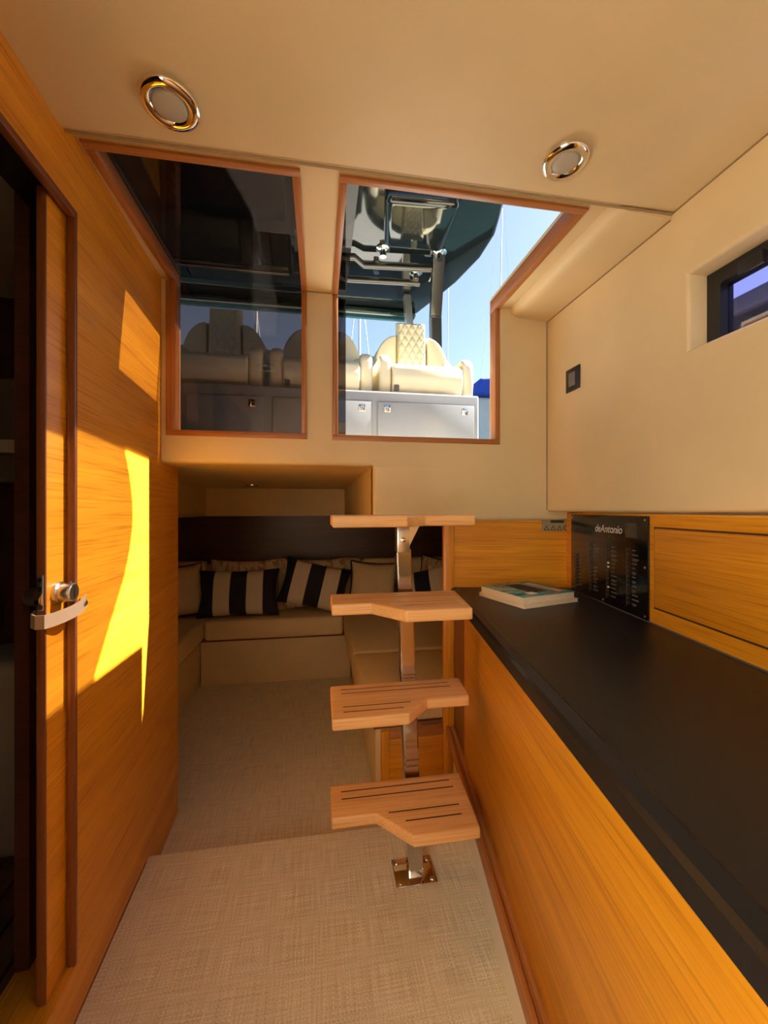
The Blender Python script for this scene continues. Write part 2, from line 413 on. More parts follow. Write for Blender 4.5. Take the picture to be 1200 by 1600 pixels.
# ---- aft cabin shell
bm = B(); box(bm, -0.80, 0.183, YB + 0.05, 2.92, 1.162, 1.185)
ac = struct(link('ceiling_aft', bm, 'cream_dark'), 'low cream ceiling of the aft cabin', 'ceiling')
bm = B(); box(bm, 0.183, 0.205, YB + 0.02, 2.92, 0.985, 1.185)
struct(link('wall_aft_step', bm, 'cream_dark'), 'cream side of the raised ceiling recess in the aft cabin', 'wall')
bm = B(); box(bm, 0.183, 1.05, YB + 0.02, 2.95, 0.97, 0.99)
struct(link('ceiling_aft_low', bm, 'cream_dark'), 'lower cream ceiling over the right-hand bench', 'ceiling')
bm = B(); box(bm, -1.05, 1.05, 2.90, 2.93, 0.968, 1.19)
struct(link('wall_aft_top', bm, 'cream_dark'), 'cream upper panel at the end of the aft cabin', 'wall')
bm = B(); box(bm, -0.80, -0.775, 1.46, 2.92, 0.975, 1.19)
struct(link('wall_aft_left', bm, 'cream_dark'), 'cream side panel left of the aft cabin ceiling recess', 'wall')
bm = B(); box(bm, -1.05, -0.775, 1.55, 2.95, 0.968, 0.985)
struct(link('ceiling_aft_side', bm, 'cream_dark'), 'low cream ceiling over the left-hand bench', 'ceiling')
bm = B(); box(bm, -1.06, 1.06, 2.93, 2.96, -0.14, 0.975)
struct(link('wall_aft', bm, 'dark_wood'), 'dark walnut panel behind the aft cabin settee', 'wall')
bm = B(); box(bm, -1.08, -1.05, 1.5, 2.96, -0.14, 1.19)
struct(link('wall_aft_port', bm, 'dark_wood'), 'dark walnut left side of the aft cabin', 'wall')
bm = B(); box(bm, 1.05, 1.08, 1.40, 2.96, -0.14, 1.19)
struct(link('wall_aft_starboard', bm, 'dark_wood'), 'dark walnut right side of the aft cabin', 'wall')
bm = B(); box(bm, -1.08, -0.535, 1.53, 1.56, -0.14, 1.19)
struct(link('wall_aft_near', bm, 'dark_wood'), 'dark partition closing the aft cabin behind the oak bulkhead', 'wall')

# ---- dark seams where the padded panels meet
bm = B(); box(bm, 0.8315, 0.8349, YB - 0.0030, YB - 0.0002, 1.010, 1.712)
struct(link('trim_5', bm, 'seam'), 'dark seam between bulkhead and cream hull side', 'trim')
bm = B(); box(bm, 0.8318, 0.8349, -1.0, 0.828, 1.7175, 1.7199)
struct(link('trim_6', bm, 'seam'), 'dark seam between headliner and cream hull side', 'trim')
bm = B(); box(bm, 0.8318, 0.8349, 0.832, YB - 0.003, 1.7055, 1.708)
struct(link('trim_7', bm, 'seam'), 'dark seam along the padded cream roll', 'trim')
bm = B(); box(bm, LW[1] + 0.015, RW[0] - 0.015, YB - 0.0022, YB - 0.0002, 1.7425, 1.7449)
struct(link('trim_8', bm, 'seam'), 'dark seam above the teak framed window post', 'trim')

bm = B(); tube(bm, [(-0.47, 0.8285, 1.7195), (0.834, 0.8285, 1.7195)], 0.0028, 8)  # dark bead stands in for the shadow line at the headliner lip
struct(link('trim_9', bm, 'seam', smooth=True), 'dark bead drawn as the shadow line along the headliner edge', 'trim')

# ---- window frames and panes
def window(name, n, W, label, pane):
    x0, x1, y0 = W; t = 0.014; d = 0.006
    xl = x0 - (0.012 if n == 1 else 0)
    root = bpy.data.objects.new('window_%d' % n, None); C.objects.link(root); root.empty_display_size = 0.05
    root.location = (x0, YB, 1.262); BASE[root.name] = (x0, YB, 1.262); struct(root, label, 'window')
    zb, zt = 1.262, 1.745
    # roof part
    bx('frame_rail', 'frame_x', root, x0 - t, x1 + t, y0 - t, y0 + 0.004, zt - d, zt + 0.04, 0.001)
    for a, b in ((x0 - t, x0 + 0.004), (x1 - 0.004, x1 + t)):
        bx('frame_rail', 'frame_y', root, a, b, y0 + 0.0041, YB + 0.04, zt - d, zt + 0.04, 0.001)
    # upright part
    bx('frame_stile', 'frame_wood', root, xl - t, xl + 0.004 if n == 2 else x0 + 0.004, YB - d, YB + 0.04, zb + 0.0041, zt - d - 0.0001, 0.001)
    bx('frame_stile', 'frame_wood', root, x1 - 0.004, x1 + t, YB - d, YB + 0.04, zb + 0.0041, zt - d - 0.0001, 0.001)
    bx('frame_rail', 'frame_x', root, xl - t, x1 + t, YB - d, YB + 0.04, zb - t, zb + 0.004, 0.001)
    if pane:
        bx('roof_pane', 'tint', root, x0, x1, y0, YB + 0.035, zt + 0.030, zt + 0.036)
        bx('upright_pane', 'tint_up', root, xl, x1, YB + 0.028, YB + 0.034, zb, zt + 0.028)
    return root
window('w', 1, LW, 'smoked glass window wrapping from bulkhead to roof', True)
w2 = window('w', 2, RW, 'open companionway hatch with teak frame showing the helm seats', False)
# the edge of the slid-open smoked door shows inside the right opening
bx('sliding_pane_edge', 'tint', w2, RW[0] + 0.001, RW[0] + 0.032, YB + 0.020, YB + 0.026, 1.262, 1.74)
bx('sliding_pane_edge', 'tint', w2, RW[0] + 0.001, RW[0] + 0.032, RW[2] + 0.002, YB + 0.02, 1.758, 1.764)

# ---- port light in the hull side
pl = bpy.data.objects.new('window_3', None); C.objects.link(pl); pl.empty_display_size = 0.05
pl.location = (0.90, 0.45, 1.378); BASE[pl.name] = (0.90, 0.45, 1.378); struct(pl, 'long black framed hull window above the counter', 'window')
bm = B()
slab(bm, [0.10, 0.12, 0.755, 0.786], [1.379, 1.386, 1.518, 1.551], lambda y, z: not (0.12 < y < 0.755 and 1.386 < z < 1.518), 0.885, 0.92, 'x')
link('window_frame', bm, 'black', pl)
bx('hinge_catch', 'black', pl, 0.872, 0.886, 0.66, 0.71, 1.505, 1.535, 0.004)
bx('pane', 'tint_dark', pl, 0.905, 0.909, 0.12, 0.755, 1.386, 1.518)

# ================================================================== THINGS
# ---- sliding door
dr = thing('sliding_door', 'oak sliding door pushed half into the wall pocket, satin lock on its edge', 'door', (-0.475, 0.84, 0.112), LF)
XD = XW - 0.018
bx('door_leaf', 'oak_y', dr, XD - 0.014, XD, 0.831, 1.45, 0.113, 1.598, 0.001)
bx('leading_edge', 'red_wood', dr, XD - 0.0145, XD + 0.0004, 0.828, 0.832, 0.113, 1.598, 0.001)
lp = bx('latch_plate', 'satin', dr, XD - 0.0125, XD - 0.002, 0.8258, 0.828, 0.828, 0.892, 0.0008)
bm = B(); lathe(bm, [(0.0035, 0), (0.0035, -0.0012)], (XD - 0.007, 0.8258, 0.884), 'y', 16); link('screw', bm, 'black', lp)
bm = B(); box(bm, XD - 0.0105, XD - 0.004, 0.8245, 0.826, 0.862, 0.872); link('latch_hole', bm, 'black', lp)
bm = B(); prism(bm, [(0.8258, 0.838), (0.816, 0.842), (0.816, 0.850), (0.8258, 0.860)], XD - 0.0105, XD - 0.004, 'x'); link('latch_bolt', bm, 'chrome', lp)
KY, KZ = 0.863, 0.853
bm = B(); lathe(bm, [(0.0205, 0), (0.0205, 0.006), (0.018, 0.0085)], (XD, KY, KZ), 'x'); link('lock_rose', bm, 'satin', dr, smooth=40)
bm = B(); lathe(bm, [(0.0165, 0.008), (0.0175, 0.010), (0.0175, 0.027), (0.016, 0.029)], (XD, KY, KZ), 'x'); kn = link('turn_knob', bm, 'satin', dr, smooth=40)
bm = B(); box(bm, XD + 0.0288, XD + 0.0296, KY - 0.0008, KY + 0.0008, KZ - 0.012, KZ + 0.012); link('knob_mark', bm, 'black', kn)
bm = B(); lathe(bm, [(0.0165, 0), (0.0165, -0.022), (0.015, -0.024)], (XD - 0.014, 0.846, 0.850), 'x'); link('inner_knob', bm, 'satin', dr, smooth=40)
# leather strap holding the door open
bm = B()
path = [(XD - 0.024, 0.840, 0.814), (XD - 0.021, 0.824, 0.811), (XD - 0.010, 0.8165, 0.809), (XD + 0.004, 0.818, 0.809), (XD + 0.012, 0.830, 0.810), (XD + 0.022, 0.846, 0.813), (XD + 0.030, 0.862, 0.817), (XD + 0.0345, 0.878, 0.822), (XD + 0.034, 0.894, 0.827), (XD + 0.027, 0.908, 0.831)]
up = []; dn = []
for i, p in enumerate(path):
    h = 0.0125 if i < len(path) - 1 else 0.010
    up.append(bm.verts.new((p[0], p[1], p[2] + h))); dn.append(bm.verts.new((p[0], p[1], p[2] - h)))
for i in range(len(path) - 1): bm.faces.new((dn[i], dn[i + 1], up[i + 1], up[i]))
bmesh.ops.recalc_face_normals(bm, faces=bm.faces)
bmesh.ops.solidify(bm, geom=bm.faces[:], thickness=0.0022)
st = tag(link('leather_strap', bm, 'leather', None, (XD + 0.01, 0.86, 0.80), LF, smooth=40), 'taupe leather strap snapped across the door lock edge', 'strap')
bm = B(); lathe(bm, [(0.0055, 0.0), (0.0055, 0.0015), (0.0035, 0.0028)], (XD + 0.0345, 0.891, 0.826), 'x', 18)
link('snap_stud', bm, 'satin', st, smooth=True)

# ---- galley unit
gu = thing('galley_cabinet', 'oak fronted galley cabinet on a white plinth beside the steps', 'cabinet', (0.45, 0.3, 0.0), CF)
bx('body', 'oak_y', gu, 0.270, XL, -1.25, 1.48, 0.165, 0.684)
bx('plinth', 'plinth', gu, 0.256, 0.60, -1.25, 1.46, 0.0, 0.165)
bx('front_panel', 'oak_y', gu, 0.260, 0.270, -1.25, 1.285, 0.205, 0.684, 0.0015)
bx('end_stile', 'red_wood', gu, 0.262, 0.271, 1.287, 1.481, 0.205, 0.684, 0.002)
bm = B(); prism(bm, [(0.232, 0.172), (0.270, 0.172), (0.270, 0.206), (0.256, 0.206), (0.252, 0.200), (0.246, 0.200), (0.242, 0.206), (0.236, 0.206), (0.232, 0.201)], -1.25, 1.48, 'y')
link('toe_rail', bm, 'frame_y', gu, smooth=40)
ct = thing('worktop', 'long matt black galley worktop beside the steps', 'worktop', (0.46, 0.3, 0.685), CF)
bm = B(); prism(bm, [(0.250, 0.686), (0.250, 0.712), (0.254, 0.719), (0.272, 0.7225), (0.276, 0.7205), (XL - 0.001, 0.7205), (XL - 0.001, 0.686)], -1.25, 1.488, 'y')
link('slab', bm, 'counter', ct)
bx('back_seal', 'grey_print', ct, XL - 0.0035, XL - 0.0005, -1.2, 1.46, 0.7207, 0.7235)

# ---- locker door in the galley side
ld = thing('locker_door', 'wide oak locker door set flush above the worktop', 'locker', (XL, 0.4, 0.765), CF)
bx('door_panel', 'oak_y', ld, XL - 0.0045, XL - 0.0005, -0.3, 1.000, 0.766, 0.962, 0.0012)
bm = B(); slab(bm, [-0.305, -0.3015, 1.0015, 1.005], [0.7605, 0.7645, 0.9635, 0.9675], lambda y, z: not (-0.3015 < y < 1.0015 and 0.7645 < z < 0.9635), XL - 0.0012, XL - 0.0004, 'x')
link('shadow_gap', bm, 'groove', ld)

# ---- electrical panel
ep = thing('switch_panel', 'gloss black electrical switch panel with white lettering beside the books', 'switch panel', (XL, 1.2, 0.722), CF)
Y0, Y1 = 1.022, 1.44
bx('plate', 'panel_black', ep, XL - 0.006, XL - 0.0004, Y0, Y1, 0.7245, 0.994, 0.001)
XP = XL - 0.0062
def text(s, size, m, parent, name, c, ext=0.0003, shear=0.0, spacing=1.0):
    """flat lettering on a plane facing -x, reading towards -y"""
    cu = bpy.data.curves.new('t', 'FONT'); cu.body = s; cu.size = size; cu.align_x = 'CENTER'; cu.align_y = 'CENTER'
    cu.shear = shear; cu.space_character = spacing; cu.resolution_u = 3
    to = bpy.data.objects.new('t', cu); C.objects.link(to)
    bpy.context.view_layer.update()
    me = bpy.data.meshes.new_from_object(to.evaluated_get(bpy.context.evaluated_depsgraph_get()))
    bpy.data.objects.remove(to)
    b = B(); b.from_mesh(me); bpy.data.meshes.remove(me)
    for v in b.verts: v.co = Vector((c[0], c[1] - v.co.x, c[2] + v.co.y))
    return link(name, b, m, parent)
text('deAntonio', 0.034, 'white_print', ep, 'lettering', (XP - 0.0003, 1.205, 0.952), shear=0.25)
text('YACHTS', 0.014, 'grey_print', ep, 'lettering', (XP - 0.0003, 1.205, 0.928), spacing=1.6)
bx('display', 'lcd', ep, XP - 0.0015, XP + 0.001, 1.065, 1.115, 0.933, 0.975, 0.0008)
for y, z in ((1.032, 0.984), (1.430, 0.984), (1.032, 0.86), (1.032, 0.733), (1.23, 0.733), (1.430, 0.733)):
    bm = B(); lathe(bm, [(0.003, 0), (0.003, -0.001)], (XP, y, z), 'x', 12); link('screw', bm, 'satin', ep)
cols = [1.40, 1.30, 1.20, 1.10]
for y in cols[1:]:
    bx('divider_line', 'grey_print', ep, XP - 0.0003, XP + 0.0004, y + 0.010, y + 0.0112, 0.742, 0.905)
bm = B(); bm2 = B(); bm3 = B()
for ci, y in enumerate(cols):
    for k in range(13):
        z = 0.900 - k * 0.0122
        if ci == 0 and k < 4: continue
        box(bm, XP - 0.003, XP + 0.0004, y - 0.004, y + 0.004, z - 0.0038, z + 0.0038)
        wd = random.uniform(0.014, 0.032); box(bm2, XP - 0.0003, XP + 0.0004, y - 0.014 - wd, y - 0.014, z - 0.0016, z + 0.0016)
        if random.random() < 0.45: box(bm2, XP - 0.0003, XP + 0.0004, y - 0.016 - wd * 0.7, y - 0.016, z - 0.0052, z - 0.0036)
        if (ci, k) in ((2, 4), (2, 5), (2, 10)): lathe(bm3, [(0.0034, 0), (0.0034, -0.003), (0.002, -0.004)], (XP, y - 0.002, z), 'x', 12)
sw = link('breaker_switches', bm, 'black', ep); sw['kind'] = 'stuff'
pr = link('circuit_labels', bm2, 'grey_print', ep); pr['kind'] = 'stuff'
il = link('indicator_lamps', bm3, 'lead', ep, smooth=40); il['kind'] = 'stuff'
# small rocker beside the panel, on the corner post
rk = thing('rocker_switch', 'tiny black rocker switch on the corner post beside the electrical panel', 'switch', (0.702, 1.461, 0.90), CF)
bx('switch_plate', 'black', rk, 0.692, 0.712, 1.4585, 1.4615, 0.892, 0.925, 0.001)
bx('rocker', 'panel_black', rk, 0.697, 0.707, 1.4555, 1.459, 0.899, 0.918, 0.001)

# ---- warning sticker on the bulkhead
stk = thing('warning_sticker', 'small cream sticker with four black warning triangles on oak bulkhead', 'sticker', (0.64, 1.4895, 0.93), CF)
bx('paper', 'sticker', stk, 0.592, 0.694, 1.4888, 1.4896, 0.931, 0.985)
bx('print_bar', 'ink', stk, 0.625, 0.675, 1.4884, 1.489, 0.962, 0.972)
for i in range(3):
    cx = 0.610 + i * 0.0245
    bm = B(); prism(bm, [(cx - 0.011, 0.934), (cx + 0.011, 0.934), (cx, 0.953)], 1.4884, 1.489, 'y'); tr = link('warning_triangle', bm, 'ink', stk)
    bm = B(); prism(bm, [(cx - 0.0065, 0.9365), (cx + 0.0065, 0.9365), (cx, 0.948)], 1.4881, 1.4885, 'y'); t2 = link('triangle_field', bm, 'sticker', tr)
bm = B(); lathe(bm, [(0.0095, 0), (0.0095, -0.0005)], (0.683, 1.489, 0.943), 'y', 20); sg = link('warning_disc', bm, 'ink', stk)
bm = B(); lathe(bm, [(0.006, 0), (0.006, -0.0003)], (0.683, 1.4885, 0.943), 'y', 20); link('disc_field', bm, 'sticker', sg)

# ---- books on the worktop
BR = CF + R(25)
def book(name, label, cx, cy, z, wx, wy, t, rot, cover):
    """lies flat, spine along local +y"""
    r = bpy.data.objects.new(name, None); C.objects.link(r); r.empty_display_size = 0.03
    p = Matrix.Rotation(CF, 3, 'Z') @ Vector((cx, cy, z))
    r.location = p; r.rotation_euler = (0, 0, rot); BASE[r.name] = (0, 0, 0); tag(r, label, 'book', 'books on the worktop')
    bx('page_block', 'page', r, -wx / 2 + 0.002, wx / 2 - 0.002, -wy / 2 + 0.002, wy / 2 - 0.002, 0.0012, t - 0.0012, 0.0006)
    bx('front_cover', cover, r, -wx / 2, wx / 2, -wy / 2, wy / 2, t - 0.0014, t, 0.0003)
    bx('back_cover', 'page', r, -wx / 2, wx / 2, -wy / 2, wy / 2, 0, 0.0013, 0.0003)
    return r
book('paperback', 'thin magazine lying under the thick teal covered catalogue', 0.4665, 1.297, 0.7212, 0.226, 0.208, 0.011, BR, 'page')
b2 = book('paperback', 'thick catalogue with teal printed cover on top of the magazine', 0.465, 1.300, 0.7324, 0.212, 0.200, 0.021, BR - R(1.5), 'cover')
bx('cover_print', 'white_print', b2, -0.055, -0.022, -0.078, -0.050, 0.0208, 0.0213)
bx('cover_print', 'bath_white', b2, 0.06, 0.085, -0.075, 0.075, 0.0208, 0.0212)
bx('cover_print', 'caulk', b2, -0.03, 0.035, -0.06, 0.07, 0.0208, 0.0211)

# ---- switch on the cream hull side
sp = thing('wall_switch', 'square charcoal switch plate on the cream hull side', 'switch', (0.835, 1.2, 1.445), ROOM)
bx('switch_plate', 'black', sp, 0.830, 0.8349, 1.166, 1.238, 1.407, 1.484, 0.002)
bx('switch_key', 'bath_grey', sp, 0.8275, 0.831, 1.186, 1.219, 1.423, 1.468, 0.0015)

# ---- ceiling downlights
def downlight(label, x, y, z, r):
    t = thing('downlight', label, 'light', (x, y, z), ROOM, 'chrome downlights')
    bm = B(); prof = [(r * 0.56, 0.004), (r * 0.56, -0.007)]
    for k in range(9):
        a = math.pi * k / 8; prof.append((r * 0.78 - r * 0.22 * math.cos(a), -0.004 - 0.007 * math.sin(a)))
    prof.append((r, 0.0005))
    prof = [(r * 0.55, -0.002)] + prof[1:]
    lathe(bm, prof, (x, y, z), 'z', 56); link('bezel', bm, 'chrome', t, smooth=70)
    bm = B(); lathe(bm, [(r * 0.57, -0.001), (r * 0.57, -0.0085), (r * 0.50, -0.0105), (r * 0.2, -0.0115)], (x, y, z), 'z', 40); link('lens', bm, 'lens', t, smooth=60)
    return t
downlight('round chrome downlight in headliner on the left, above oak bulkhead', -0.257, 0.742, 1.72, 0.049)
downlight('round chrome downlight in headliner on the right, above open hatch', 0.492, 0.734, 1.72, 0.045)
downlight('small dim downlight in the aft cabin ceiling above the settee', -0.40, 2.48, 1.162, 0.040)

# ---- companionway steps
sm = thing('companionway_steps', 'teak alternating tread steps on a polished steel post', 'steps', (0.26, 1.07, 0.0), ROOM)
bp = bx('base_plate', 'chrome', sm, 0.203, 0.317, 1.035, 1.122, 0.0005, 0.006, 0.002)
for a, b in ((0.215, 1.047), (0.305, 1.047), (0.215, 1.110), (0.305, 1.110)):
    bm = B(); lathe(bm, [(0.006, 0.005), (0.006, 0.0075), (0.0035, 0.0085)], (a, b, 0), 'z', 16); link('screw', bm, 'chrome', bp, smooth=True)
bm = B()
pts = [(0.262, 0.0), (0.2265, 0.905)]
for i, (x, z) in enumerate(pts): pass
vs_ = []
for x, z in pts:
    for dx, dy in ((-0.021, -0.014), (0.021, -0.014), (0.021, 0.020), (-0.021, 0.020)): vs_.append(bm.verts.new((x + dx, 1.07 + dy, z)))
f = [bm.faces.new(vs_[0:4][::-1]), bm.faces.new(vs_[4:8])]
for i in range(4): f.append(bm.faces.new((vs_[i], vs_[(i + 1) % 4], vs_[4 + (i + 1) % 4], vs_[4 + i])))
bmesh.ops.recalc_face_normals(bm, faces=f)
bmesh.ops.bevel(bm, geom=bm.edges[:], offset=0.0045, segments=2, profile=0.5, affect='EDGES')
link('post', bm, 'post_steel', sm)
for z_ in (0.272, 0.527, 0.776): bx('tread_bracket', 'satin', sm, 0.235 - z_ * 0.02, 0.275 - z_ * 0.02, 1.02, 1.060, z_ - 0.016, z_ - 0.004, 0.001)
br = bx('hinge_bracket', 'satin', sm, 0.205, 0.240, 1.040, 1.076, 0.895, 0.970, 0.003)
bm = B(); lathe(bm, [(0.007, 0), (0.007, -0.004), (0.004, -0.006)], (0.221, 1.040, 0.930), 'y', 18); link('pivot_bolt', bm, 'chrome', br, smooth=True)
bm = B(); prism(bm, [(0.222, 0.970), (0.268, 0.970), (0.240, 0.915), (0.222, 0.915)], 1.042, 1.072, 'y'); link('gusset', bm, 'satin', br)
def tread(z, poly, slots, t=0.027):
    K = 0.88                                # treads stand wholly in front of the post
    z = EYE - (EYE - z) * K; poly = [(a * K, b * K) for a, b in poly]; slots = [(a * K, b * K, c * K) for a, b, c in slots]
    bm = B(); prism(bm, poly, z - t, z, 'z', 0.0045, 3)
    o = link('tread', bm, 'tread', sm, smooth=30)
    # slots are cut into the board
    cb = B()
    for x0, x1, y in slots: box(cb, x0, x1, y - 0.0025, y + 0.0025, z - 0.0055, z + 0.01)
    cut = link('slot_cutter', cb, 'groove', None)
    bpy.context.view_layer.update()
    bs = BASE[sm.name]; cut.data.transform(Matrix.Translation(-Vector(bs))); cut.matrix_world = o.matrix_world.copy()
    cut.location = bs
    bpy.context.view_layer.update()
    md = o.modifiers.new('cut', 'BOOLEAN'); md.object = cut; md.operation = 'DIFFERENCE'; md.solver = 'EXACT'
    bpy.context.view_layer.update()
    me = bpy.data.meshes.new_from_object(o.evaluated_get(bpy.context.evaluated_depsgraph_get()))
    o.modifiers.clear(); o.data = me
    bpy.data.objects.remove(cut)
    for x0, x1, y in slots:
        bx('groove', 'groove', o, x0 + 0.0002, x1 - 0.0002, y - 0.0024, y + 0.0024, z - 0.0058, z - 0.0006)
    return o
XA, XB = 0.032, 0.425
right = lambda xr: [(XA, 1.062), (XA, 1.19), (xr, 1.19), (xr - 0.02, 0.972), (0.235, 0.972), (0.150, 1.062)]
left = [(XA, 1.010), (XA, 1.205), (0.436, 1.205), (0.424, 1.080), (0.298, 1.080), (0.232, 1.010)]
tread(0.190, right(0.432), [(0.062, 0.39, 1.160), (0.062, 0.392, 1.130), (0.185, 0.385, 1.060), (0.225, 0.380, 1.025)])
tread(0.480, left, [(0.062, 0.39, 1.175), (0.062, 0.39, 1.150), (0.062, 0.25, 1.072), (0.062, 0.225, 1.045)])
tread(0.762, [(XA, 1.05), (XA, 1.18), (0.415, 1.18), (0.385, 0.958), (0.212, 0.958), (0.136, 1.05)], [(0.062, 0.385, 1.150), (0.062, 0.385, 1.120), (0.175, 0.375, 1.050), (0.21, 0.37, 1.015)])
tread(0.996, [(XA, 1.005), (XA, 1.20), (0.452, 1.20), (0.440, 1.075), (0.290, 1.075), (0.225, 1.005)], [(0.062, 0.40, 1.170), (0.062, 0.40, 1.145), (0.062, 0.24, 1.067), (0.062, 0.215, 1.040)])

# ---- aft cabin settee
se = thing('settee', 'cream U shaped settee base with mahogany edge strip in the aft cabin', 'settee', (-0.25, 2.6, -0.078), ROOM)
bx('rear_base', 'cushion', se, -0.72, 0.20, 2.585, 2.925, -0.077, 0.196, 0.004)
bx('left_base', 'cushion', se, -1.045, -0.725, 1.60, 2.925, -0.077, 0.196, 0.004)
bx('right_base', 'cushion', se, 0.205, 1.04, 1.462, 2.925, -0.077, 0.196, 0.004)
bx('edge_strip', 'red_wood', se, -0.722, 0.20, 2.578, 2.90, 0.197, 0.212, 0.002)
bx('edge_strip', 'red_y', se, -1.04, -0.718, 1.60, 2.575, 0.197, 0.212, 0.002)
bx('edge_strip', 'red_y', se, 0.198, 1.03, 1.455, 2.90, 0.197, 0.212, 0.002)
epn = bx('end_panel', 'oak_x', se, 0.225, 0.60, 1.448, 1.461, -0.077, 0.192, 0.002)
bx('panel_stile', 'oak_z', epn, 0.225, 0.255, 1.443, 1.449, -0.077, 0.192, 0.002)
bx('panel_rail', 'frame_x', epn, 0.256, 0.60, 1.443, 1.449, 0.162, 0.192, 0.002)
def cush(label, *b):
    bm = B(); box(bm, *b, 0.022, 4)
    o = link('seat_cushion', bm, 'cushion', None, ((b[0] + b[1]) / 2, (b[2] + b[3]) / 2, b[4]), smooth=60)
    tag(o, label, 'cushion', 'settee seat cushions')
    bm = B(); r = 0.0035; i = 0.006
    z = b[5] - 0.008
    tube(bm, [(b[0] + i, b[2] + i, z), (b[1] - i, b[2] + i, z), (b[1] - i, b[3] - i, z), (b[0] + i, b[3] - i, z)], r, 6, True)
    link('piping', bm, 'cushion', o, smooth=True)
cush('long beige seat cushion across the back of the aft cabin settee', -0.690, 0.150, 2.545, 2.90, 0.2125, 0.335)
cush('beige seat cushion on the left arm of the settee behind the oak bulkhead', -1.04, -0.696, 1.60, 2.90, 0.2125, 0.335)
cush('near beige seat cushion on the right arm of the settee behind the steps', 0.155, 1.03, 1.452, 1.875, 0.2125, 0.335)
cush('far beige seat cushion on the right arm of the settee beside the striped pillows', 0.155, 1.03, 1.880, 2.90, 0.2125, 0.335)
def backc(label, *b):
    bm = B(); box(bm, *b, 0.03, 4)
    tag(link('back_cushion', bm, 'cushion', None, ((b[0] + b[1]) / 2, (b[2] + b[3]) / 2, b[4]), smooth=60), label, 'cushion', 'settee back cushions')
backc('beige back cushion at the left end behind the plain pillow', -1.03, -0.755, 2.80, 2.925, 0.336, 0.660)
backc('beige back cushion behind the upright striped pillow', -0.75, -0.31, 2.84, 2.925, 0.336, 0.650)
backc('beige back cushion behind the tilted striped pillow', -0.305, 0.145, 2.84, 2.925, 0.336, 0.650)
backc('narrow beige back cushion in the right corner beside the steel post', 0.155, 0.30, 2.82, 2.925, 0.336, 0.665)
backc('beige back cushion on the right behind the steel post', 0.305, 1.03, 2.82, 2.925, 0.336, 0.660)

def pillow(name, label, loc, wx, wz, t, rot, m, group, piping=None, ears=True):
    """square scatter pillow standing in its local x-z plane, base at the lower edge"""
    n = 18; bm = B(); sides = []
    for s in (-1, 1):
        g = []
        for i in range(n + 1):
            row = []
            for j in range(n + 1):
                u = -1 + 2 * i / n; v = -1 + 2 * j / n
                pin = 1 - 0.10 * (1 - u * u) * v * v; pin2 = 1 - 0.10 * (1 - v * v) * u * u
                e = max(0.0, (1 - abs(u) ** 2.6)) ** 0.55 * max(0.0, (1 - abs(v) ** 2.6)) ** 0.55
                row.append(bm.verts.new((u * wx / 2 * pin2, s * t / 2 * e + 0.004 * math.sin(5 * u + 2 * v) * e, wz / 2 + v * wz / 2 * pin)))
            g.append(row)
        sides.append(g)
        for i in range(n):
            for j in range(n):
                q = (g[i][j], g[i + 1][j], g[i + 1][j + 1], g[i][j + 1]); bm.faces.new(q if s < 0 else q[::-1])
    bmesh.ops.remove_doubles(bm, verts=bm.verts, dist=1e-5)
    bmesh.ops.recalc_face_normals(bm, faces=bm.faces)
    if piping:
        pp = B(); ring = []
        for i in range(n + 1): ring.append((i, 0))
        for j in range(1, n + 1): ring.append((n, j))
        for i in range(n - 1, -1, -1): ring.append((i, n))
        for j in range(n - 1, 0, -1): ring.append((0, j))
        def bp_(i, j):
            u = -1 + 2 * i / n; v = -1 + 2 * j / n
            return (u * wx / 2 * (1 - 0.10 * (1 - v * v) * u * u), 0, wz / 2 + v * wz / 2 * (1 - 0.10 * (1 - u * u) * v * v))
        tube(pp, [bp_(*k) for k in ring], 0.006, 6, True)
    o = link(name, bm, m, smooth=80)
    o.location = loc; o.rotation_euler = tuple(R(a) for a in rot)
    tag(o, label, 'pillow', group)
    if piping: link('piping', pp, piping, o, smooth=True)
    return o
GP = 'scatter pillows on the settee'
zc = 0.337
pillow('striped_pillow', 'upright navy and cream striped pillow on the back seat', (-0.50, 2.595, zc + 0.004), 0.50, 0.30, 0.14, (-16, 0, 2), 'stripe', GP)
pillow('striped_pillow', 'tilted navy and cream striped pillow leaning beside the steps', (-0.065, 2.585, zc + 0.042), 0.44, 0.30, 0.14, (-16, 13, -4), 'stripe', GP)
pillow('patterned_pillow', 'tan patterned pillow behind the upright striped pillow', (-0.48, 2.735, zc + 0.004), 0.46, 0.345, 0.10, (-8, 0, 0), 'ikat', GP)
pillow('patterned_pillow', 'tan patterned pillow behind the tilted striped pillow', (-0.035, 2.735, zc + 0.004), 0.46, 0.345, 0.10, (-8, 0, 0), 'ikat', GP)
pillow('plain_pillow', 'plain cream pillow with dark piping at the left end of settee', (-0.86, 2.60, zc + 0.006), 0.36, 0.33, 0.13, (-14, 0, 38), 'cushion', GP, 'navy')
pillow('plain_pillow', 'plain cream pillow with dark piping left of the steel post', (0.35, 2.66, zc + 0.014), 0.33, 0.31, 0.11, (-14, 4, -6), 'cushion', GP, 'navy')
pillow('striped_pillow', 'navy and cream striped pillow partly hidden right of the steel post', (0.67, 2.40, zc + 0.050), 0.36, 0.27, 0.13, (-26, -14, -24), 'stripe', GP)
pillow('patterned_pillow', 'tan patterned pillow in the right corner below the vent', (0.79, 2.60, zc + 0.020), 0.36, 0.33, 0.11, (-12, 6, -40), 'ikat', GP, 'navy')
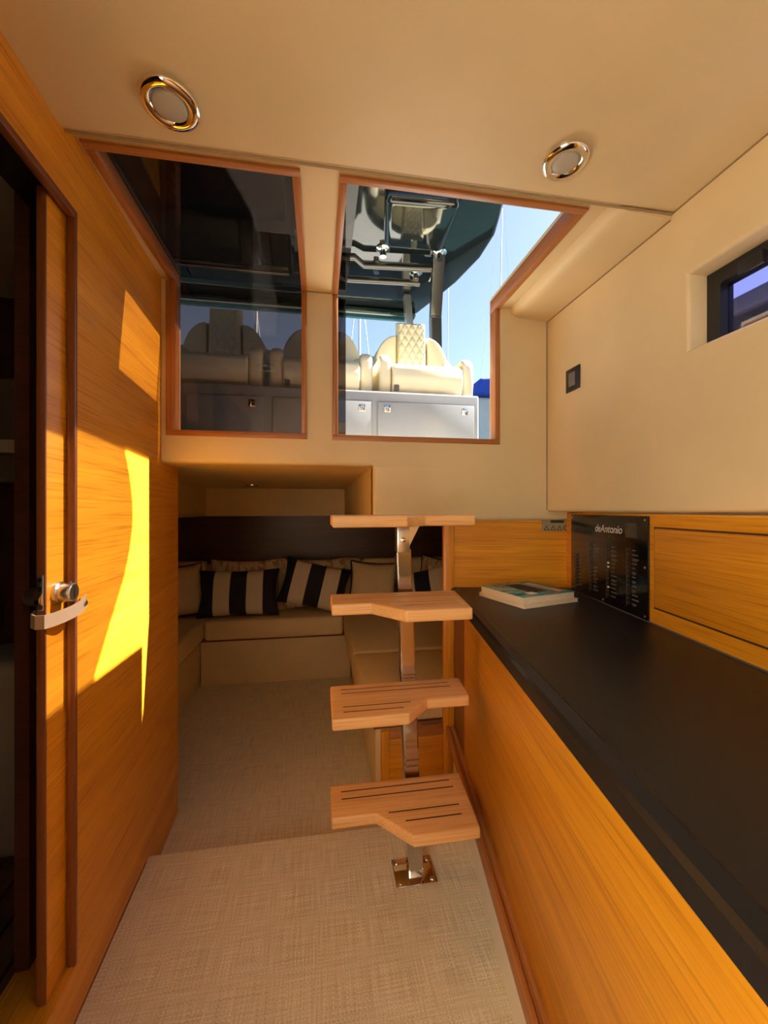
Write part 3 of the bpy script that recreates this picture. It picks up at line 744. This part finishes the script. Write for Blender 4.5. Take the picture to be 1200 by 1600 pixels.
# vent grille
vg = thing('vent_grille', 'dark slatted vent grille on the walnut panel right of the steel post', 'vent', (0.82, 2.93, 0.82), ROOM)
bx('vent_frame', 'dark_wood', vg, 0.70, 0.90, 2.922, 2.9298, 0.80, 0.90, 0.002)
for i in range(6): bx('slat', 'groove', vg, 0.715, 0.885, 2.917, 2.923, 0.812 + i * 0.0135, 0.819 + i * 0.0135, 0.001)

# ================================================================== OUTSIDE
# ---- cockpit deck, water
bm = B(); slab(bm, [-1.6, 0.98], [YB + 0.055, 4.2], lambda a, b: True, 1.19, 1.23, 'z')
struct(link('floor_cockpit', bm, 'gel'), 'white cockpit deck outside the hatch', 'deck')
bm = B(); box(bm, -60, 60, -20, 150, -0.85, -0.80)
struct(link('ground_water', bm, 'water'), 'harbour water around the boat', 'water')
# ---- seat console
sc_ = thing('seat_console', 'grey white moulded locker under the three helm seats', 'locker', (0.0, 2.2, 1.23), ROOM)
bx('body', 'gel_grey', sc_, -1.15, 0.838, 2.0, 2.62, 1.231, 1.618, 0.012, 3)
for x0, x1 in ((-1.05, -0.68), (-0.62, -0.27), (-0.225, 0.262), (0.292, 0.808)):
    d_ = bx('locker_lid', 'gel_grey', sc_, x0, x1, 1.990, 2.002, 1.25, 1.560, 0.005, 2)
    for xx in ((x0 + 0.05, x1 - 0.055) if x1 > 0.5 else (x1 - 0.05,)):
        la = bx('latch', 'chrome', d_, xx - 0.017, xx + 0.017, 1.984, 1.991, 1.508, 1.542, 0.004, 2)
# ---- helm seats
def quilt(parent, x0, x1, yb, z0, z1, lean):
    nx, nz = 40, 64; bm = B(); rows = []
    for j in range(nz + 1):
        row = []
        for i in range(nx + 1):
            u = i / nx; v = j / nz
            a = (u * 4 + v * 5.2) % 1.0; b = (u * 4 - v * 5.2) % 1.0
            d = min(min(a, 1 - a), min(b, 1 - b)) * 2
            puff = 0.011 * min(1, d * 2.2) ** 0.6
            edge = min(1, min(u, 1 - u) * 14, min(v, 1 - v) * 18)
            row.append(bm.verts.new((x0 + (x1 - x0) * u, yb - 0.045 * (edge ** 0.5) - puff * edge + lean * v, z0 + (z1 - z0) * v)))
        rows.append(row)
    for j in range(nz):
        for i in range(nx): bm.faces.new((rows[j][i], rows[j][i + 1], rows[j + 1][i + 1], rows[j + 1][i]))
    # back side
    o = [bm.verts.new((x, yb + 0.02 + l, z)) for x, z, l in ((x0, z0, 0), (x1, z0, 0), (x1, z1, lean), (x0, z1, lean))]
    bm.faces.new(o[::-1])
    bm.faces.new([rows[0][i] for i in range(nx + 1)][::-1] + [o[0], o[1]])
    bm.faces.new([rows[nz][i] for i in range(nx + 1)] + [o[2], o[3]])
    bm.faces.new([rows[j][0] for j in range(nz + 1)] + [o[3], o[0]])
    bm.faces.new([rows[j][nx] for j in range(nz + 1)][::-1] + [o[1], o[2]])
    bmesh.ops.recalc_face_normals(bm, faces=bm.faces)
    return link('headrest_pad', bm, 'vinyl', parent, smooth=60)
def helm_seat(cx, label):
    s = thing('pilot_chair', label, 'chair', (cx, 2.3, 1.618), ROOM, 'helm seats in the cockpit')
    zb = 1.619
    # seat cushion: rounded bolster profile extruded sideways
    pr = [(2.07, zb), (2.045, zb + 0.03), (2.035, zb + 0.09), (2.045, zb + 0.145), (2.075, zb + 0.172), (2.14, zb + 0.178), (2.50, zb + 0.165), (2.50, zb)]
    bm = B(); prism(bm, pr, cx - 0.193, cx + 0.193, 'x', 0.012, 3); link('seat_cushion', bm, 'vinyl', s, smooth=50)
    # curved shell backrest
    pts = []
    for k in range(25):
        a = math.pi * k / 24; pts.append((cx + 0.262 * math.cos(a), 1.80 + 0.335 * max(0, math.sin(a)) ** 0.8))
    pts = [(cx + 0.262, zb)] + pts + [(cx - 0.262, zb)]
    bm = B(); prism(bm, pts, 2.46, 2.55, 'y', 0.022, 3); link('backrest', bm, 'vinyl', s, smooth=50)
    # inner padding leaves (left and right)
    for sg in (-1, 1):
        q = []
        for k in range(13):
            a = math.pi / 2 * k / 12; q.append((cx + sg * (0.10 + 0.145 * math.cos(a)), 1.80 + 0.30 * math.sin(a) ** 0.8))
        q = [(cx + sg * 0.245, 1.78)] + q + [(cx + sg * 0.10, 1.78)]
        if sg < 0: q = q[::-1]
        bm = B(); prism(bm, q, 2.425, 2.47, 'y', 0.012, 3); link('back_pad', bm, 'vinyl', s, smooth=50)
    quilt(s, cx - 0.092, cx + 0.092, 2.44, 1.775, 2.195, 0.035)
    # arms sweeping forward
    for sg in (-1, 1):
        xa, xb_ = (cx + 0.195, cx + 0.262) if sg > 0 else (cx - 0.262, cx - 0.195)
        pr = [(2.07, zb), (2.055, zb + 0.08), (2.06, zb + 0.185), (2.09, zb + 0.222), (2.20, zb + 0.228), (2.34, zb + 0.25), (2.47, zb + 0.36), (2.50, zb + 0.36), (2.50, zb)]
        bm = B(); prism(bm, pr, xa, xb_, 'x', 0.020, 3); link('armrest', bm, 'vinyl', s, smooth=50)
    bx('maker_tag', 'grey_print', s, cx - 0.186, cx - 0.160, 2.036, 2.046, zb + 0.016, zb + 0.046, 0.001)
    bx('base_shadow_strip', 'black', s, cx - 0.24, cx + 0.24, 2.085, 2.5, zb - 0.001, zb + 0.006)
    return s
helm_seat(0.572, 'ivory quilted helm seat in full sun, rightmost of the three outside')
helm_seat(0.014, 'ivory helm seat in the middle, partly hidden by the cream window post')
helm_seat(-0.544, 'ivory helm seat in shade seen through the smoked window')
# ---- hardtop
ht = thing('hardtop', 'glossy black hardtop roof over the helm seats', 'roof', (0.0, 2.4, 2.51), ROOM)
out = [(-1.6, 1.76), (0.80, 1.76), (0.90, 1.82), (0.955, 2.05), (0.955, 2.25), (0.90, 2.52), (0.84, 2.70), (0.74, 2.98), (0.60, 3.06), (-1.6, 3.06)]
bm = B(); prism(bm, out, 2.51, 2.60, 'z', 0.03, 4); link('canopy', bm, 'blackgel', ht, smooth=50)
bm = B(); prism(bm, [(0.30, 1.80), (0.66, 1.78), (0.68, 2.14), (0.35, 2.15)], 2.44, 2.512, 'z', 0.035, 5); link('overhead_console', bm, 'blackgel', ht, smooth=60)
bx('light_strip', 'gel', ht, 0.705, 0.715, 2.30, 2.52, 2.506, 2.512, 0.001)
bx('light_strip', 'gel', ht, 0.725, 0.732, 2.31, 2.50, 2.506, 2.512, 0.001)
bx('roof_pod', 'blackgel', ht, -0.80, 0.10, 1.95, 2.65, 2.47, 2.512, 0.03, 4)
bx('roof_beam', 'greenhull', ht, -1.3, 0.72, 2.90, 3.02, 2.46, 2.512, 0.02, 3)
hl = []
for a in ((0.20, 2.30, 0.66, 2.30), (0.10, 2.46, 0.63, 2.46)):
    bm = B(); tube(bm, [(a[0] - 0.3, a[1], 2.465), (a[0], a[1] - 0.02, 2.465), (a[0] + 0.06, a[1] + 0.03, 2.455), (a[2], a[3], 2.455)], 0.020, 12)
    link('roof_rail', bm, 'blackpipe', ht, smooth=True)
for (x, y) in ((0.36, 2.245), (0.69, 2.22), (0.345, 2.405), (0.60, 2.435)):
    bm = B(); lathe(bm, [(0.040, 0.0), (0.040, -0.008), (0.030, -0.014), (0.018, -0.016), (0.018, -0.05)], (x, y, 2.511), 'z', 28)
    link('flange', bm, 'chrome', ht, smooth=40)
def strut(name, pts, wx, wy, m, parent):
    bm = B(); rr = []
    for p in pts: rr.append([bm.verts.new((p[0] + a * wx, p[1] + b * wy, p[2])) for a, b in ((-1, -1), (1, -1), (1, 1), (-1, 1))])
    fs = [bm.faces.new(rr[0][::-1]), bm.faces.new(rr[-1])]
    for A, Bq in zip(rr, rr[1:]):
        for k in range(4): fs.append(bm.faces.new((A[k], A[(k + 1) % 4], Bq[(k + 1) % 4], Bq[k])))
    bmesh.ops.recalc_face_normals(bm, faces=fs)
    bmesh.ops.bevel(bm, geom=bm.edges[:], offset=0.006, segments=2, affect='EDGES')
    return link(name, bm, m, parent, smooth=30)
strut('pillar', [(0.69, 2.25, 2.50), (0.76, 2.55, 2.28), (0.80, 2.66, 1.90), (0.84, 2.70, 1.25)], 0.035, 0.035, 'blackpipe', ht)
strut('pillar', [(0.60, 2.70, 2.50), (0.66, 2.76, 2.0), (0.68, 2.78, 1.25)], 0.024, 0.03, 'satin', ht)
strut('pillar', [(-1.25, 2.25, 2.50), (-1.28, 2.66, 1.90), (-1.30, 2.70, 1.25)], 0.035, 0.035, 'blackpipe', ht)
# ---- helm dashboard added over the smoked window, outlined to limit the upper sun patch
hd = thing('shading_dashboard', 'black underside of an added helm dashboard shading the smoked roof window', 'dashboard', (-0.4, 1.2, 1.80), ROOM)
bm = B(); prism(bm, [(-0.95, 0.70), (0.12, 0.70), (0.12, 1.165), (-0.10, 1.165), (-0.10, 1.66), (-0.95, 1.66)], 1.96, 2.16, 'z', 0.012, 3); link('moulding', bm, 'blackgel', hd, smooth=40)
bx('support', 'black', hd, -0.95, -0.90, 0.75, 1.6, 1.801, 1.965)
bx('lower_lip', 'satin', hd, -0.88, -0.12, 1.625, 1.640, 1.950, 1.961, 0.002)
# ---- tinted windscreen wing added on the coaming, edge curved to shape the sun patch
wing = thing('windscreen', 'added tinted windscreen glass, its edge curved to shape the sun patch', 'windscreen', (1.0, 0.7, 1.80), ROOM)
ctl = [(1.08, 1.98), (1.19, 2.16), (1.285, 2.29), (1.365, 2.40), (1.405, 2.50), (1.408, 2.58), (1.380, 2.67), (1.33, 2.76), (1.27, 2.84), (1.20, 2.90)]
edge = []
for i in range(1, len(ctl) - 2):                    # smooth curve through the control points
    p0, p1, p2, p3 = (Vector((*c, 0)) for c in ctl[i - 1:i + 3])
    for k in range(5):
        t = k / 5; v = 0.5 * (2 * p1 + (p2 - p0) * t + (2 * p0 - 5 * p1 + 4 * p2 - p3) * t * t + (3 * p1 - p0 - 3 * p2 + p3) * t ** 3)
        edge.append((v.x, v.y))
bm = B(); prism(bm, [(0.30, 1.80), (1.02, 1.80), (1.08, 1.98)] + edge + [(0.30, 2.90)], 1.0, 1.006, 'x'); link('glass_panel', bm, 'wing', wing)
bx('base_rail', 'satin', wing, 0.99, 1.016, 0.28, 1.04, 1.785, 1.806, 0.003)
bm = B(); box(bm, 0.956, 1.06, -1.5, 1.42, 1.70, 1.786, 0.02, 3)
struct(link('trim_4', bm, 'gel', smooth=40), 'white side deck coaming outside the hull', 'coaming')

# ---- neighbouring boats and masts
nb = thing('motor_boat', 'white boat under a blue cover moored beyond the cockpit', 'boat', (5.2, 9.0, -0.8), ROOM)
bx('hull', 'gel', nb, 2.95, 8.0, 7.2, 12.0, -0.8, 3.20, 0.10, 3)
bm = B(); prism(bm, [(2.9, 3.2), (8.1, 3.2), (7.4, 3.6), (4.5, 3.66), (3.0, 3.52)], 7.1, 12.1, 'y', 0.06, 3); link('canvas_cover', bm, 'bluecover', nb, smooth=40)
n2 = thing('grey_launch', 'dark grey launch moored close outside the hull window', 'boat', (3.0, 1.0, -0.8), ROOM)
bm = B(); prism(bm, [(2.35, -0.8), (2.16, 1.7), (2.2, 1.98), (3.6, 1.98), (3.8, -0.8)], -2.5, 2.4, 'y', 0.05, 2); link('hull', bm, 'bath_grey', n2, smooth=40)
bx('rubbing_strake', 'satin', n2, 2.14, 2.18, -2.4, 2.3, 1.74, 1.78, 0.005)
bx('canopy', 'bath_grey', n2, 2.2, 3.3, -2.0, 2.3, 2.05, 2.16, 0.03, 3)
for y in (-1.7, 0.3, 2.15): bx('stanchion', 'satin', n2, 2.4, 2.43, y, y + 0.03, 1.97, 2.06)
def mast(label, x, y, h, r, lean=0.0, sp=True):
    m_ = thing('mast', label, 'mast', (x, y, -0.8), ROOM, 'masts in the harbour')
    bm = B(); tube(bm, [(x, y, -0.8), (x + lean, y, h)], r, 8); link('spar', bm, 'mast', m_, smooth=True)
    if sp:
        for d in (-1.0, 1.0):
            bm = B(); tube(bm, [(x + lean, y, h - 0.3), (x + d * 1.3, y + 0.2, -0.6)], r * 0.28, 6); link('stay', bm, 'mast', m_)
mast('tall mast seen between the middle and right helm seats', 1.60, 16.0, 11.0, 0.055)
mast('slim mast beyond the gap left of the middle helm seat', -2.6, 16.0, 9.0, 0.05, 0.2)
mast('slim mast with stays in the open sky right of the hardtop', 6.5, 14.0, 13.5, 0.02, 0.3)
mast('leftmost thin mast against the sky right of the black pillar', 4.9, 15.0, 14.5, 0.016, 0.15, False)
